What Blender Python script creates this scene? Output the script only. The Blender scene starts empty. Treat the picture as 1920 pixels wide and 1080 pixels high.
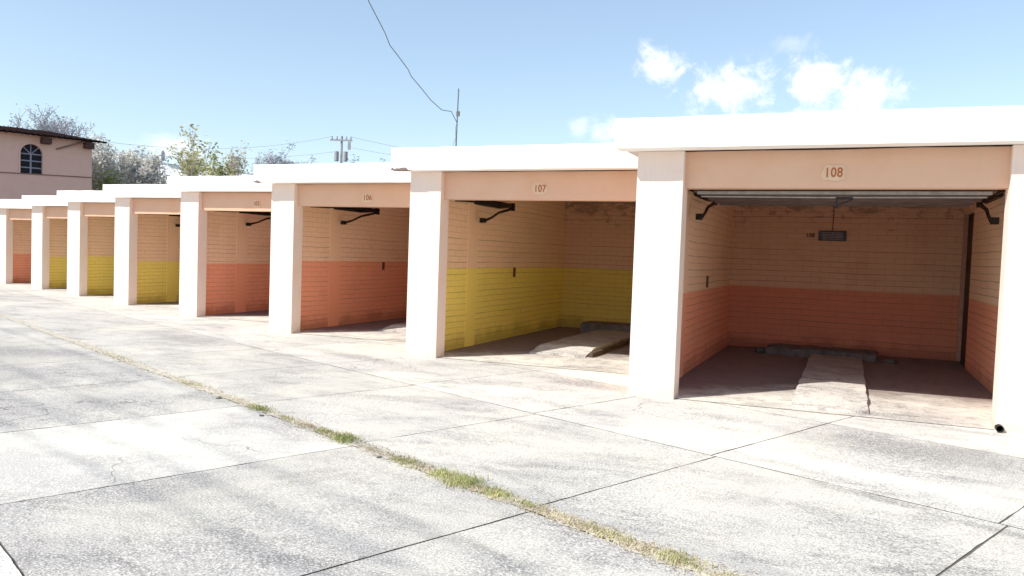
import bpy, bmesh, math, random
from mathutils import Vector, Matrix
R = math.radians
random.seed(7)
scene = bpy.context.scene
COL = scene.collection

# ------------------------------------------------------------------ helpers
def tag(o, label=None, cat=None, group=None, kind=None):
    if label: o['label'] = label
    if cat: o['category'] = cat
    if group: o['group'] = group
    if kind: o['kind'] = kind
    return o

def empty(name, loc, rz=0, label=None, cat=None, group=None):
    o = bpy.data.objects.new(name, None)
    o.empty_display_size = .2
    COL.objects.link(o); o.location = loc; o.rotation_euler = (0, 0, rz)
    return tag(o, label, cat, group)

class MB:
    """collects vertices and faces, builds one mesh object"""
    def __init__(s): s.v = []; s.f = []; s.attr = []
    def add(s, vs, fs):
        n = len(s.v); s.v += [tuple(v) for v in vs]; s.f += [tuple(i + n for i in f) for f in fs]
    def box(s, x0, x1, y0, y1, z0, z1):
        s.add([(x0,y0,z0),(x1,y0,z0),(x1,y1,z0),(x0,y1,z0),(x0,y0,z1),(x1,y0,z1),(x1,y1,z1),(x0,y1,z1)],
              [(0,3,2,1),(4,5,6,7),(0,1,5,4),(1,2,6,5),(2,3,7,6),(3,0,4,7)])
    def tube(s, pts, rads, n=6, cap=True):
        pts = [Vector(p) for p in pts]
        if not hasattr(rads, '__len__'): rads = [rads] * len(pts)
        base = len(s.v); up = Vector((0.13, 0.21, 1)).normalized()
        for i, p in enumerate(pts):
            d = (pts[min(i+1, len(pts)-1)] - pts[max(i-1, 0)])
            d = d.normalized() if d.length > 1e-9 else Vector((0,0,1))
            a = d.cross(up)
            if a.length < .05: a = d.cross(Vector((1,0,0)))
            a.normalize(); b = d.cross(a)
            for k in range(n):
                t = 2*math.pi*k/n
                s.v.append(tuple(p + (a*math.cos(t) + b*math.sin(t))*rads[i]))
        for i in range(len(pts)-1):
            for k in range(n):
                k2 = (k+1) % n
                s.f.append((base+i*n+k, base+i*n+k2, base+(i+1)*n+k2, base+(i+1)*n+k))
        if cap:
            s.f.append(tuple(base+k for k in range(n-1, -1, -1)))
            e = base+(len(pts)-1)*n
            s.f.append(tuple(e+k for k in range(n)))
    def quad(s, c, u, w):
        c, u, w = Vector(c), Vector(u), Vector(w)
        s.add([c-u-w, c+u-w, c+u+w, c-u+w], [(0,1,2,3)])
    def build(s, name, mat, parent=None, bevel=0, smooth=False, seg=2):
        me = bpy.data.meshes.new(name)
        me.from_pydata(s.v, [], s.f); me.update()
        if bevel:
            bm = bmesh.new(); bm.from_mesh(me)
            bmesh.ops.bevel(bm, geom=bm.edges[:], offset=bevel, segments=seg, profile=.5, affect='EDGES')
            bm.to_mesh(me); bm.free()
        if smooth:
            for p in me.polygons: p.use_smooth = True
        o = bpy.data.objects.new(name, me); COL.objects.link(o)
        if mat: me.materials.append(mat)
        if parent: o.parent = parent
        return o

# ------------------------------------------------------------------ camera (solved from the photograph)
F_PX = 1473.19
CAM = Vector((2.30296, -8.80598, 1.55001))
CR = Vector((0.91848656, 0.39388968, 0.03511934))
CU = Vector((-0.04970812, 0.02689339, 0.99840165))
CF = Vector((-0.39231563, 0.91876421, -0.04428073))
cd = bpy.data.cameras.new('camera'); cam = bpy.data.objects.new('camera', cd); COL.objects.link(cam)
cd.sensor_width = 36; cd.lens = 36 * F_PX / 1920; cd.clip_start = .05; cd.clip_end = 3000
m = Matrix((CR, CU, -CF)).transposed().to_4x4(); m.translation = CAM
cam.matrix_world = m
scene.camera = cam
def ray(px, py):
    return (CF + CR*((px-960)/F_PX) - CU*((py-540)/F_PX)).normalized()
def at(px, py, dist):
    """point seen in direction px,py at a horizontal distance"""
    d = ray(px, py); return CAM + d * (dist / math.hypot(d.x, d.y))

G = .0078; Z0 = -.045
def gz(x): return Z0 + G*x

# ------------------------------------------------------------------ materials
def newmat(name):
    m = bpy.data.materials.new(name); m.use_nodes = True
    nt = m.node_tree; nt.nodes.clear()
    out = nt.nodes.new('ShaderNodeOutputMaterial'); b = nt.nodes.new('ShaderNodeBsdfPrincipled')
    nt.links.new(b.outputs[0], out.inputs[0])
    return m, nt, b
class NT:
    def __init__(s, nt): s.nt = nt
    def n(s, t, **kw):
        x = s.nt.nodes.new(t)
        for k, v in kw.items(): setattr(x, k, v)
        return x
    def l(s, a, b): s.nt.links.new(a, b)
    def coord(s, which='Object'):
        return s.n('ShaderNodeTexCoord').outputs[which]
    def noise(s, vec, scale, detail=4, rough=.6, dist=0):
        x = s.n('ShaderNodeTexNoise'); x.inputs['Scale'].default_value = scale
        x.inputs['Detail'].default_value = detail; x.inputs['Roughness'].default_value = rough
        x.inputs['Distortion'].default_value = dist
        s.l(vec, x.inputs['Vector']); return x.outputs['Fac']
    def ramp(s, fac, stops):
        x = s.n('ShaderNodeValToRGB'); e = x.color_ramp.elements
        while len(e) < len(stops): e.new(.5)
        for i, (p, c) in enumerate(stops):
            e[i].position = p
            e[i].color = (c, c, c, 1) if not hasattr(c, '__len__') else (*c, 1)
        s.l(fac, x.inputs[0]); return x.outputs[0]
    def mix(s, fac, a, b, mode='MIX'):
        x = s.n('ShaderNodeMix', data_type='RGBA', blend_type=mode)
        for idx, v in ((0, fac), (6, a), (7, b)):
            sock = x.inputs[idx]
            if hasattr(v, 'is_output'): s.l(v, sock)
            elif idx == 0: sock.default_value = v
            elif hasattr(v, '__len__'): sock.default_value = (*v, 1)
            else: sock.default_value = (v, v, v, 1)
        return x.outputs[2]
    def math(s, op, a, b=0, c=None, clamp=False):
        x = s.n('ShaderNodeMath', operation=op); x.use_clamp = clamp
        for i, v in enumerate((a, b) if c is None else (a, b, c)):
            if hasattr(v, 'is_output'): s.l(v, x.inputs[i])
            else: x.inputs[i].default_value = v
        return x.outputs[0]
    def rng(s, v, a, b, c=0, d=1):
        x = s.n('ShaderNodeMapRange', interpolation_type='SMOOTHSTEP')
        s.l(v, x.inputs[0])
        for i, q in enumerate((a, b, c, d)): x.inputs[i+1].default_value = q
        return x.outputs[0]
    def scale(s, vec, sc, loc=(0,0,0), rot=(0,0,0)):
        x = s.n('ShaderNodeMapping'); s.l(vec, x.inputs[0])
        x.inputs['Scale'].default_value = sc; x.inputs['Location'].default_value = loc
        x.inputs['Rotation'].default_value = rot
        return x.outputs[0]
    def bump(s, h, strength, dist, b):
        x = s.n('ShaderNodeBump'); x.inputs['Strength'].default_value = strength
        x.inputs['Distance'].default_value = dist
        s.l(h, x.inputs['Height']); s.l(x.outputs[0], b.inputs['Normal'])

def simple(name, col, rough=.7, metal=0, var=.25, scale=8, spec=.3):
    m, nt, b = newmat(name); g = NT(nt)
    f = g.noise(g.coord(), scale, 5, .65)
    c = g.ramp(f, [(.25, tuple(v*(1-var) for v in col)), (.75, tuple(min(1, v*(1+var*.6)) for v in col))])
    g.l(c, b.inputs['Base Color']); b.inputs['Roughness'].default_value = rough
    b.inputs['Metallic'].default_value = metal; b.inputs['Specular IOR Level'].default_value = spec
    g.bump(f, .15, .01, b)
    return m

def painted(name, col, dirt=.25, foot=True, streak=True, low=.5):
    """painted plaster outside: faint roller marks, run-down dirt, splash at the foot"""
    m, nt, b = newmat(name); g = NT(nt); co = g.coord()
    n1 = g.noise(co, 2.2, 5, .6); n2 = g.noise(co, 38, 3, .6)
    n3 = g.noise(g.scale(co, (9, 9, .7)), 1.5, 4, .65)
    c = g.mix(g.rng(n1, .38, .72), col, tuple(v*f for v, f in zip(col, (.97, .93, .88))))
    if streak: c = g.mix(g.math('MULTIPLY', g.rng(n3, .56, .78), dirt), c, (.42, .36, .28))
    if foot:
        z = g.n('ShaderNodeSeparateXYZ'); g.l(co, z.inputs[0])
        k = g.math('ADD', z.outputs[2], g.math('MULTIPLY', n1, -.28))
        c = g.mix(g.rng(k, .1, -.12, 0, low), c, (.36, .31, .25))
    g.l(c, b.inputs['Base Color']); b.inputs['Roughness'].default_value = .8
    b.inputs['Specular IOR Level'].default_value = .2
    h = g.math('ADD', g.math('MULTIPLY', n2, .35), n1)
    g.bump(h, .35, .012, b)
    return m

def brick_paint(name, low, high, band, axis, seed=0):
    """painted thin clay brick, two colours split at band height"""
    m, nt, b = newmat(name); g = NT(nt); co = g.coord()
    s = g.n('ShaderNodeSeparateXYZ'); g.l(co, s.inputs[0])
    cb = g.n('ShaderNodeCombineXYZ'); g.l(s.outputs[1 if axis == 'y' else 0], cb.inputs[0]); g.l(s.outputs[2], cb.inputs[1])
    # courses are not perfectly level
    wob = g.noise(g.scale(co, (.8, .8, .8), (seed, 0, 0)), 1.2, 2, .5)
    cb2 = g.n('ShaderNodeCombineXYZ'); g.l(s.outputs[1 if axis == 'y' else 0], cb2.inputs[0])
    g.l(g.math('ADD', s.outputs[2], g.math('MULTIPLY', wob, .05)), cb2.inputs[1])
    br = g.n('ShaderNodeTexBrick'); g.l(cb2.outputs[0], br.inputs['Vector'])
    br.inputs['Scale'].default_value = 1
    br.inputs['Brick Width'].default_value = .3; br.inputs['Row Height'].default_value = .098
    br.inputs['Mortar Size'].default_value = .007; br.inputs['Mortar Smooth'].default_value = .6
    br.inputs['Color1'].default_value = (1,1,1,1); br.inputs['Color2'].default_value = (.84,.84,.84,1)
    br.inputs['Mortar'].default_value = (.0,.0,.0,1)
    n1 = g.noise(g.scale(co, (1,1,1), (seed*3.1, seed, 0)), 1.6, 5, .65)
    n2 = g.noise(co, 30, 4, .65)
    # vertical joints are mostly filled with paint
    patch = g.rng(g.noise(g.scale(co, (1,1,2.5), (seed,5,0)), 1.7, 3, .6), .34, .58, .4, 1)
    edge = g.math('ADD', s.outputs[2], g.math('MULTIPLY', g.math('SUBTRACT', n2, .5), .02))
    c = g.mix(g.rng(edge, band-.006, band+.006), low, high)
    c = g.mix(.75, c, br.outputs['Color'], 'MULTIPLY') if False else c
    # level courses: a thin line every 98 mm, some raked deep, some filled by paint
    q = g.n('ShaderNodeSeparateXYZ'); g.l(cb2.outputs[0], q.inputs[0])
    rowf = g.math('DIVIDE', q.outputs[1], .098)
    fr = g.math('ABSOLUTE', g.math('SUBTRACT', g.math('FRACT', g.math('ADD', rowf, .5)), .5))
    linev = g.rng(fr, .09, .03)
    row = g.n('ShaderNodeTexWhiteNoise', noise_dimensions='1D'); g.l(g.math('FLOOR', g.math('ADD', rowf, .5)), row.inputs['W'])
    rs_ = g.rng(row.outputs['Value'], .1, .95, .25, 1)
    lines = g.math('MULTIPLY', g.math('MULTIPLY', linev, rs_), patch)
    mort = g.math('MAXIMUM', lines, g.math('MULTIPLY', g.math('MULTIPLY', br.outputs['Fac'], patch), .3))
    c = g.mix(g.math('MULTIPLY', mort, .62), c, tuple(v*.22 for v in high))
    c = g.mix(g.rng(n1, .48, .8, 0, .22), c, tuple(v*.55 for v in low), 'MIX')
    c = g.mix(.16, c, br.outputs['Color'], 'MULTIPLY')
    # grime at the foot of the wall
    k = g.math('ADD', s.outputs[2], g.math('MULTIPLY', n1, -.5))
    c = g.mix(g.rng(k, .06, -.2, 0, .55), c, tuple(v*.3 for v in low))
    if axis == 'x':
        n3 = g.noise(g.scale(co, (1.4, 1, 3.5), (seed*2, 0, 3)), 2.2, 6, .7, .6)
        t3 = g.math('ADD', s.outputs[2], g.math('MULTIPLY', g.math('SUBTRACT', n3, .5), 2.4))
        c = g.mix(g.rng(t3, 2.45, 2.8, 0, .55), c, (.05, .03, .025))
    g.l(c, b.inputs['Base Color']); b.inputs['Roughness'].default_value = .72
    b.inputs['Specular IOR Level'].default_value = .25
    h = g.math('SUBTRACT', g.math('MULTIPLY', n2, .25), mort)
    g.bump(h, .45, .008, b)
    return m

SALMON = (.92, .29, .155); YELLOW = (.97, .70, .12); PEACH = (.95, .55, .33)
M = {}
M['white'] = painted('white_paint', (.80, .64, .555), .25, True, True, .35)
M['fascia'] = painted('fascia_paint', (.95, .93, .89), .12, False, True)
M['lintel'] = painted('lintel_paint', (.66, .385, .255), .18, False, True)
M['chip'] = simple('bare_render', (.16, .12, .10), .95, 0, .5, 30)
M['frame'] = simple('door_frame_paint', (.42, .2, .13), .7, 0, .25, 6)
M['ceiling'] = simple('ceiling_plaster', (.5, .38, .32), .9, 0, .35, 2)
M['roof_top'] = simple('roof_screed', (.6, .58, .55), .9, 0, .25, 2)
M['black_iron'] = simple('black_iron', (.018, .015, .015), .55, .6, .5, 20)
M['grey_steel'] = simple('grey_steel', (.26, .245, .23), .45, .7, .4, 9)
M['door_under'] = simple('door_underside', (.10, .065, .055), .7, 0, .4, 5)
M['dark_door'] = simple('dark_door', (.03, .018, .014), .6, 0, .3, 6)
M['sign_yellow'] = simple('number_ground', (.67, .44, .28), .7, 0, .15, 20)
M['sign_ink'] = simple('number_ink', (.36, .075, .008), .6, 0, .3, 25)
M['sign_dark'] = simple('small_number_ink', (.10, .02, .01), .6, 0, .3, 25)
M['vent'] = simple('vent_metal', (.05, .045, .05), .5, .4, .5, 20)
M['vent_light'] = simple('vent_face', (.20, .16, .16), .5, .2, .5, 20)
M['switch'] = simple('switch_plate', (.10, .035, .015), .5, 0, .3, 20)
M['black'] = simple('black_rubber', (.006, .006, .006), .6, 0, .3, 20)
M['soil'] = simple('soil', (.50, .45, .36), .95, 0, .5, 9)
M['stone'] = simple('stone', (.09, .08, .075), .9, 0, .4, 30)
M['wire'] = simple('wire', (.06, .055, .05), .6, 0, .3, 30)
M['wire_far'] = simple('wire_far', (.36, .37, .40), .6, 0, .3, 30)
M['mast'] = simple('mast_metal', (.10, .095, .09), .6, .3, .4, 10)

def concrete(name, tint, spots=(), grey=.5, speck=1):
    """worn cast concrete: exposed aggregate, whose dark grains crowd where it is stained"""
    m, nt, b = newmat(name); g = NT(nt); co = g.coord()
    at_ = g.n('ShaderNodeAttribute', attribute_name='tone'); tone = at_.outputs['Fac']
    nL = g.noise(co, .55, 5, .62, .4); nM = g.noise(co, 2.6, 8, .74, .5)
    nS = g.noise(g.scale(co, (.8, 1.9, 1), rot=(0, 0, R(-24))), 1.25, 9, .76, .4)
    nF = g.noise(co, 30, 4, .75); nG = g.noise(co, 78, 2, .75); nH = g.noise(co, 12, 4, .7)
    st = g.math('MULTIPLY', g.rng(nS, .45, .66), .95*grey)
    st = g.math('MAXIMUM', st, g.math('MULTIPLY', g.rng(nM, .53, .70), .6*grey))
    pale = None
    for (x, y, rx, ry, rot, amt) in spots:
        v = g.n('ShaderNodeVectorMath', operation='SUBTRACT'); g.l(co, v.inputs[0]); v.inputs[1].default_value = (x, y, 0)
        w = g.scale(v.outputs[0], (1, 1, 0), rot=(0, 0, -R(rot)))
        w = g.scale(w, (1/rx, 1/ry, 0))
        ln = g.n('ShaderNodeVectorMath', operation='LENGTH'); g.l(w, ln.inputs[0])
        dd = g.math('ADD', ln.outputs['Value'], g.math('MULTIPLY', g.math('SUBTRACT', nM, .5), 1.8))
        dd = g.math('ADD', dd, g.math('MULTIPLY', g.math('SUBTRACT', nH, .5), 1.0))
        k = g.rng(dd, 1.25, .2, 0, abs(amt))
        if amt > 0: st = g.math('MAXIMUM', st, k)
        else: pale = k if pale is None else g.math('MAXIMUM', pale, k)
    if pale is not None: st = g.math('MULTIPLY', st, g.math('SUBTRACT', 1, pale))
    c = g.mix(g.rng(nL, .35, .68), tint, tuple(v*.86 for v in tint))
    c = g.mix(g.math('MULTIPLY', st, .52), c, (.22, .195, .175))
    if pale is not None: c = g.mix(pale, c, (.80, .76, .64))
    up = g.math('MULTIPLY', st, .10)
    d1 = g.rng(g.math('ADD', nG, up), .545, .62); d2 = g.rng(g.math('ADD', nF, up), .56, .66)
    if pale is not None:
        q = g.math('SUBTRACT', 1, g.math('MULTIPLY', pale, .7)); d1 = g.math('MULTIPLY', d1, q); d2 = g.math('MULTIPLY', d2, q)
    sm = g.rng(tone, 1.02, 1.09, 1, .35)      # the newer slab is trowelled smooth
    d1 = g.math('MULTIPLY', d1, sm); d2 = g.math('MULTIPLY', d2, sm)
    c = g.mix(g.math('MULTIPLY', d1, .80*speck), c, (.13, .13, .135))
    c = g.mix(g.math('MULTIPLY', d2, .55*speck), c, (.17, .165, .165))
    c = g.mix(g.rng(nG, .46, .34, 0, .6), c, (.90, .87, .80))
    c = g.mix(g.rng(nL, .55, .40, 0, .22), c, (.86, .80, .62))
    c = g.mix(1.0, c, tone, 'MULTIPLY')
    # hairline cracks
    vo = g.n('ShaderNodeTexVoronoi', feature='DISTANCE_TO_EDGE'); vo.inputs['Scale'].default_value = .42
    dv = g.n('ShaderNodeVectorMath', operation='ADD'); nv = g.n('ShaderNodeTexNoise'); nv.inputs['Scale'].default_value = 2.2; nv.inputs['Detail'].default_value = 6
    g.l(co, nv.inputs['Vector']); g.l(co, dv.inputs[0])
    sv = g.n('ShaderNodeVectorMath', operation='SCALE'); g.l(nv.outputs['Color'], sv.inputs[0]); sv.inputs['Scale'].default_value = .55; g.l(sv.outputs[0], dv.inputs[1])
    g.l(dv.outputs[0], vo.inputs['Vector'])
    ck = g.math('MULTIPLY', g.rng(vo.outputs['Distance'], .0035, .0008), g.rng(nL, .50, .60))
    c = g.mix(g.math('MULTIPLY', ck, .7), c, (.10, .09, .08))
    g.l(c, b.inputs['Base Color']); b.inputs['Roughness'].default_value = .9
    b.inputs['Specular IOR Level'].default_value = .15
    h = g.math('ADD', g.math('MULTIPLY', nG, .6), g.math('MULTIPLY', nF, .8))
    g.bump(h, .5, .006, b)
    return m
M['road'] = concrete('road_concrete', (.465, .44, .405),
    [(-1.0, -4.45, .5, .10, 62, .8), (-9, -1.2, 2.4, .9, -20, .8), (-6.7, -2.6, 1.6, .5, -24, .6), (-.1, -4.80, .45, .07, -20, .6),
     (.62, -5.06, .45, .045, -29, 1), (-1.1, -4.30, .38, .10, 62, 1), (-1.75, -4.75, .25, .08, 60, .9), (-1.6, -5.0, .9, .5, 0, .5), (-2.6, -4.2, 1.5, .75, -20, -.35), (-4.6, -3.2, 1.2, .25, -30, .5)], 1.0, .9)
M['apron'] = concrete('apron_concrete', (.65, .615, .545),
    [(2.9, -1.25, 1.3, .62, -10, .95), (4.1, -1.5, .9, .9, 0, .8), (-.6, .5, 1.1, .35, -20, .9), (2.1, -2.2, 1.9, .22, -24, -.9),
     (1.1, -1.7, 1.0, .8, 0, -.5), (2.5, -2.95, .55, .09, -24, 1), (3.2, -3.35, .5, .09, -24, .9), (-4.6, 1.1, 1.6, .25, -20, .8),
     (3.3, -.1, .8, .12, -12, .7), (-8, 1.3, 1.8, .5, -20, .7)], .8, .85)
M['bay_floor'] = concrete('bay_floor_concrete', (.68, .62, .54), [], .9, .8)
def paint_inside_shade(m, left=True):  # paints the shade behind lintel and left pillar into the base colour
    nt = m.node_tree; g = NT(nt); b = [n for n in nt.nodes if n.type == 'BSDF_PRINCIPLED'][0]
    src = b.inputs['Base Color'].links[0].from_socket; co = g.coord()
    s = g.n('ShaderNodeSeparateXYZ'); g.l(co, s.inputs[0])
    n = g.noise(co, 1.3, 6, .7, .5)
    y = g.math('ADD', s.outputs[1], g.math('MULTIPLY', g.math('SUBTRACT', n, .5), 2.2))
    if left: y = g.math('ADD', y, g.rng(s.outputs[0], 1.9, .6, 0, 1.1))  # darker on the left, standing in for the pillar's shadow
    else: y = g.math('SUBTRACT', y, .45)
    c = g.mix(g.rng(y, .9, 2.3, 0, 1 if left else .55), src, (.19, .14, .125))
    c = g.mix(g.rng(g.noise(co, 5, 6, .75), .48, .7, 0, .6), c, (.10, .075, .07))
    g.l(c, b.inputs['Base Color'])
paint_inside_shade(M['bay_floor'])
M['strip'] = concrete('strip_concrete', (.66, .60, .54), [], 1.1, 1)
paint_inside_shade(M['strip'], False)  # lintel shade painted into the strip colour too, only weaker
M['walk'] = concrete('sidewalk_concrete', (.78, .75, .70), [], .6, .8)

def ground_mat():
    m, nt, b = newmat('bare_ground'); g = NT(nt); co = g.coord()
    n = g.noise(co, 3, 6, .7); n2 = g.noise(co, .08, 3, .6)
    c = g.ramp(n, [(.3, (.035, .030, .025)), (.7, (.09, .075, .06))])
    c = g.mix(g.rng(n2, .45, .6, 0, .5), c, (.11, .09, .06))
    g.l(c, b.inputs['Base Color']); b.inputs['Roughness'].default_value = .95
    return m
M['ground'] = ground_mat()
M['step'] = simple('dark_step_concrete', (.12, .095, .09), .9, 0, .5, 7)

# ------------------------------------------------------------------ ground, slabs
def sheet(name, quads, mat, dz, kind='structure', tones=None):
    me = bpy.data.meshes.new(name); vs = []; fs = []; tn = []
    for i, q in enumerate(quads):
        n = len(vs); vs += [(x, y, gz(x)+dz) for x, y in q]; fs.append(tuple(range(n, n+len(q))))
        tn += [1.0 if tones is None else tones[i]]*len(q)
    me.from_pydata(vs, [], fs); me.update()
    a = me.attributes.new('tone', 'FLOAT', 'POINT')
    for i, t in enumerate(tn): a.data[i].value = t
    me.materials.append(mat)
    o = bpy.data.objects.new(name, me); COL.objects.link(o)
    if kind: o['kind'] = kind
    return o
S = 700
sheet('ground', [[(-S,-S),(S,-S),(S,S),(-S,S)]], M['ground'], 0)

P0 = Vector((.60, -4.30)); A = Vector((.914, -.405)).normalized(); B = Vector((.405, .914)).normalized()
def ab(a, b): return P0 + A*a + B*b
def slab(a0, a1, b0, b1, gap=.007, jit=.0018, rng=random):
    """one cast slab with slightly ragged edges"""
    a0 += gap; a1 -= gap; b0 += gap; b1 -= gap
    pts = []
    cs = [(a0,b0),(a1,b0),(a1,b1),(a0,b1)]
    for i in range(4):
        (x0,y0),(x1,y1) = cs[i], cs[(i+1)%4]
        n = max(2, int(math.hypot(x1-x0, y1-y0)/.07))
        w = 0
        for k in range(n):
            t = k/n; w = w*.75 + rng.gauss(0, jit)
            if k == 0: w = 0
            if abs(x1-x0) > abs(y1-y0): p = (x0+(x1-x0)*t, y0+w)
            else: p = (x0+w, y0+(y1-y0)*t)
            pts.append(tuple(ab(*p)))
    return pts
rr = random.Random(3)
road, rt = [], []; ap, at2 = [], []
PITCH = 2.06
for i in range(-16, 5):
    a0 = i*PITCH; a1 = a0+PITCH
    road.append(slab(a0, a1, -2.6, -.05, rng=rr)); rt.append({-2: 1.10, -1: .93, 0: .97, -3: .98}.get(i, .92+rr.random()*.12))
    ap.append(slab(a0-.05, a1-.05, .05, 2.08, rng=rr)); at2.append(.80+rr.random()*.07)
    ap.append(slab(a0-.1, a1-.1, 2.08, 4.15, rng=rr)); at2.append(.92+rr.random()*.07)
    ap.append(slab(a0-.1, a1-.1, 4.15, 6.3, rng=rr)); at2.append(1.0+rr.random()*.07)
sheet('road', road, M['road'], .005, tones=rt)
sheet('apron_pavement', ap, M['apron'], .005, tones=at2)
# raised walk on the near side of the road
mbw = MB()
for i in range(-8, 5):
    q = slab(i*PITCH, (i+1)*PITCH, -6.6, -2.602, rng=rr); n = len(q)
    mbw.add([(x, y, gz(x)+.012) for x, y in q] + [(x, y, gz(x)-.02) for x, y in q],
            [tuple(range(n))] + [(k, n+k, n+(k+1)%n, (k+1)%n) for k in range(n)])
wk = mbw.build('sidewalk', M['walk']); wk['kind'] = 'structure'
ta = wk.data.attributes.new('tone', 'FLOAT', 'POINT')
for d_ in ta.data: d_.value = 1.0
# soil filling the open joint between road and apron
rs = random.Random(5)
q1, q2 = [], []
aa = -20.0
while aa < 8:
    q1.append(tuple(ab(aa, -.045 - rs.random()**2*.07))); q2.append(tuple(ab(aa, .045 + rs.random()**2*.07))); aa += .06
sheet('soil_joint', [[q1[i], q1[i+1], q2[i+1], q2[i]] for i in range(len(q1)-1)], M['soil'], .0095)

# ------------------------------------------------------------------ garages
PW, WO, HS, HF, HL = .5265, 3.124, 2.80, 3.124, 2.396
DEP = 6.29; OL = .195; REC = .0975; WP = 3.84
WIN = .26                                                   # inner face of the left wall
RP = PW + WO                                                # left edge of the right pillar
bays = {8: (.039, .005), 7: (-3.847, 1.546), 6: (-7.719, 3.017), 5: (-11.529, 4.506),
        4: (-15.378, 6.016), 3: (-19.183, 7.568), 2: (-22.984, 9.147), 1: (-26.904, 10.569)}
EV = {8: (.29, .225), 7: (.25, .25), 6: (.27, .27), 5: (.20, .20), 4: (.205, .205), 3: (.21, .21), 2: (.21, .21), 1: (.21, .21)}
BAND = {8: 1.14, 7: 1.35, 6: 1.36, 5: 1.2, 4: 1.15, 3: 1.2, 2: 1.1, 1: 1.13}
LOW = {8: SALMON, 7: YELLOW, 6: SALMON, 5: SALMON, 4: YELLOW, 3: YELLOW, 2: YELLOW, 1: SALMON}
GLAB = {
 8: 'garage bay numbered 108 with salmon lower walls, nearest and widest open',
 7: 'garage bay numbered 107 with yellow lower walls and a slab floor strip',
 6: 'open garage bay numbered 106 with salmon lower walls, directly beside yellow bay 107',
 5: 'open garage bay numbered 105 with salmon lower walls, beside a yellow walled bay',
 4: 'yellow walled garage bay directly left of salmon bay 105',
 3: 'open garage, middle one of the three adjoining yellow walled bays',
 2: 'yellow walled garage bay next to the farthest salmon bay',
 1: 'farthest garage bay, salmon lower walls, at the left end of the row'}

def text_mesh(body, size, name, mat, parent, loc, rot=(math.pi/2, 0, 0), bold=.0, sx=1):
    c = bpy.data.curves.new(name, 'FONT'); c.body = body; c.size = size; c.align_x = 'CENTER'; c.align_y = 'CENTER'
    c.extrude = .0015; c.offset = bold; c.space_character = 1.05
    t = bpy.data.objects.new(name, c); COL.objects.link(t)
    bpy.context.view_layer.update()
    me = bpy.data.meshes.new_from_object(t.evaluated_get(bpy.context.evaluated_depsgraph_get()))
    bpy.data.objects.remove(t)
    me.materials.clear(); me.materials.append(mat)
    o = bpy.data.objects.new(name, me); COL.objects.link(o)
    o.location = loc; o.rotation_euler = rot; o.scale = (sx, 1, 1); o.parent = parent
    return o

def wavy_block(x0, x1, pf, y1, z0, z1, rng, n=14, amp=.004):
    """slab whose front face and top edge wander a little; pf gives the front y along x"""
    mb = MB(); v = []
    for i in range(n+1):
        t = i/n; x = x0+(x1-x0)*t; yf = pf(t)+rng.gauss(0, amp*.5)
        v += [(x, yf, z0+rng.gauss(0, amp*.4)), (x, yf+rng.gauss(0, amp*.3), z1+rng.gauss(0, amp)), (x, y1, z1), (x, y1, z0)]
    f = []
    for i in range(n):
        a = i*4; b = a+4
        f += [(a, b, b+1, a+1), (a+1, b+1, b+2, a+2), (a+2, b+2, b+3, a+3), (a+3, b+3, b, a)]
    f += [(0,1,2,3), (n*4+3, n*4+2, n*4+1, n*4)]
    mb.add(v, f); return mb

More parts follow.
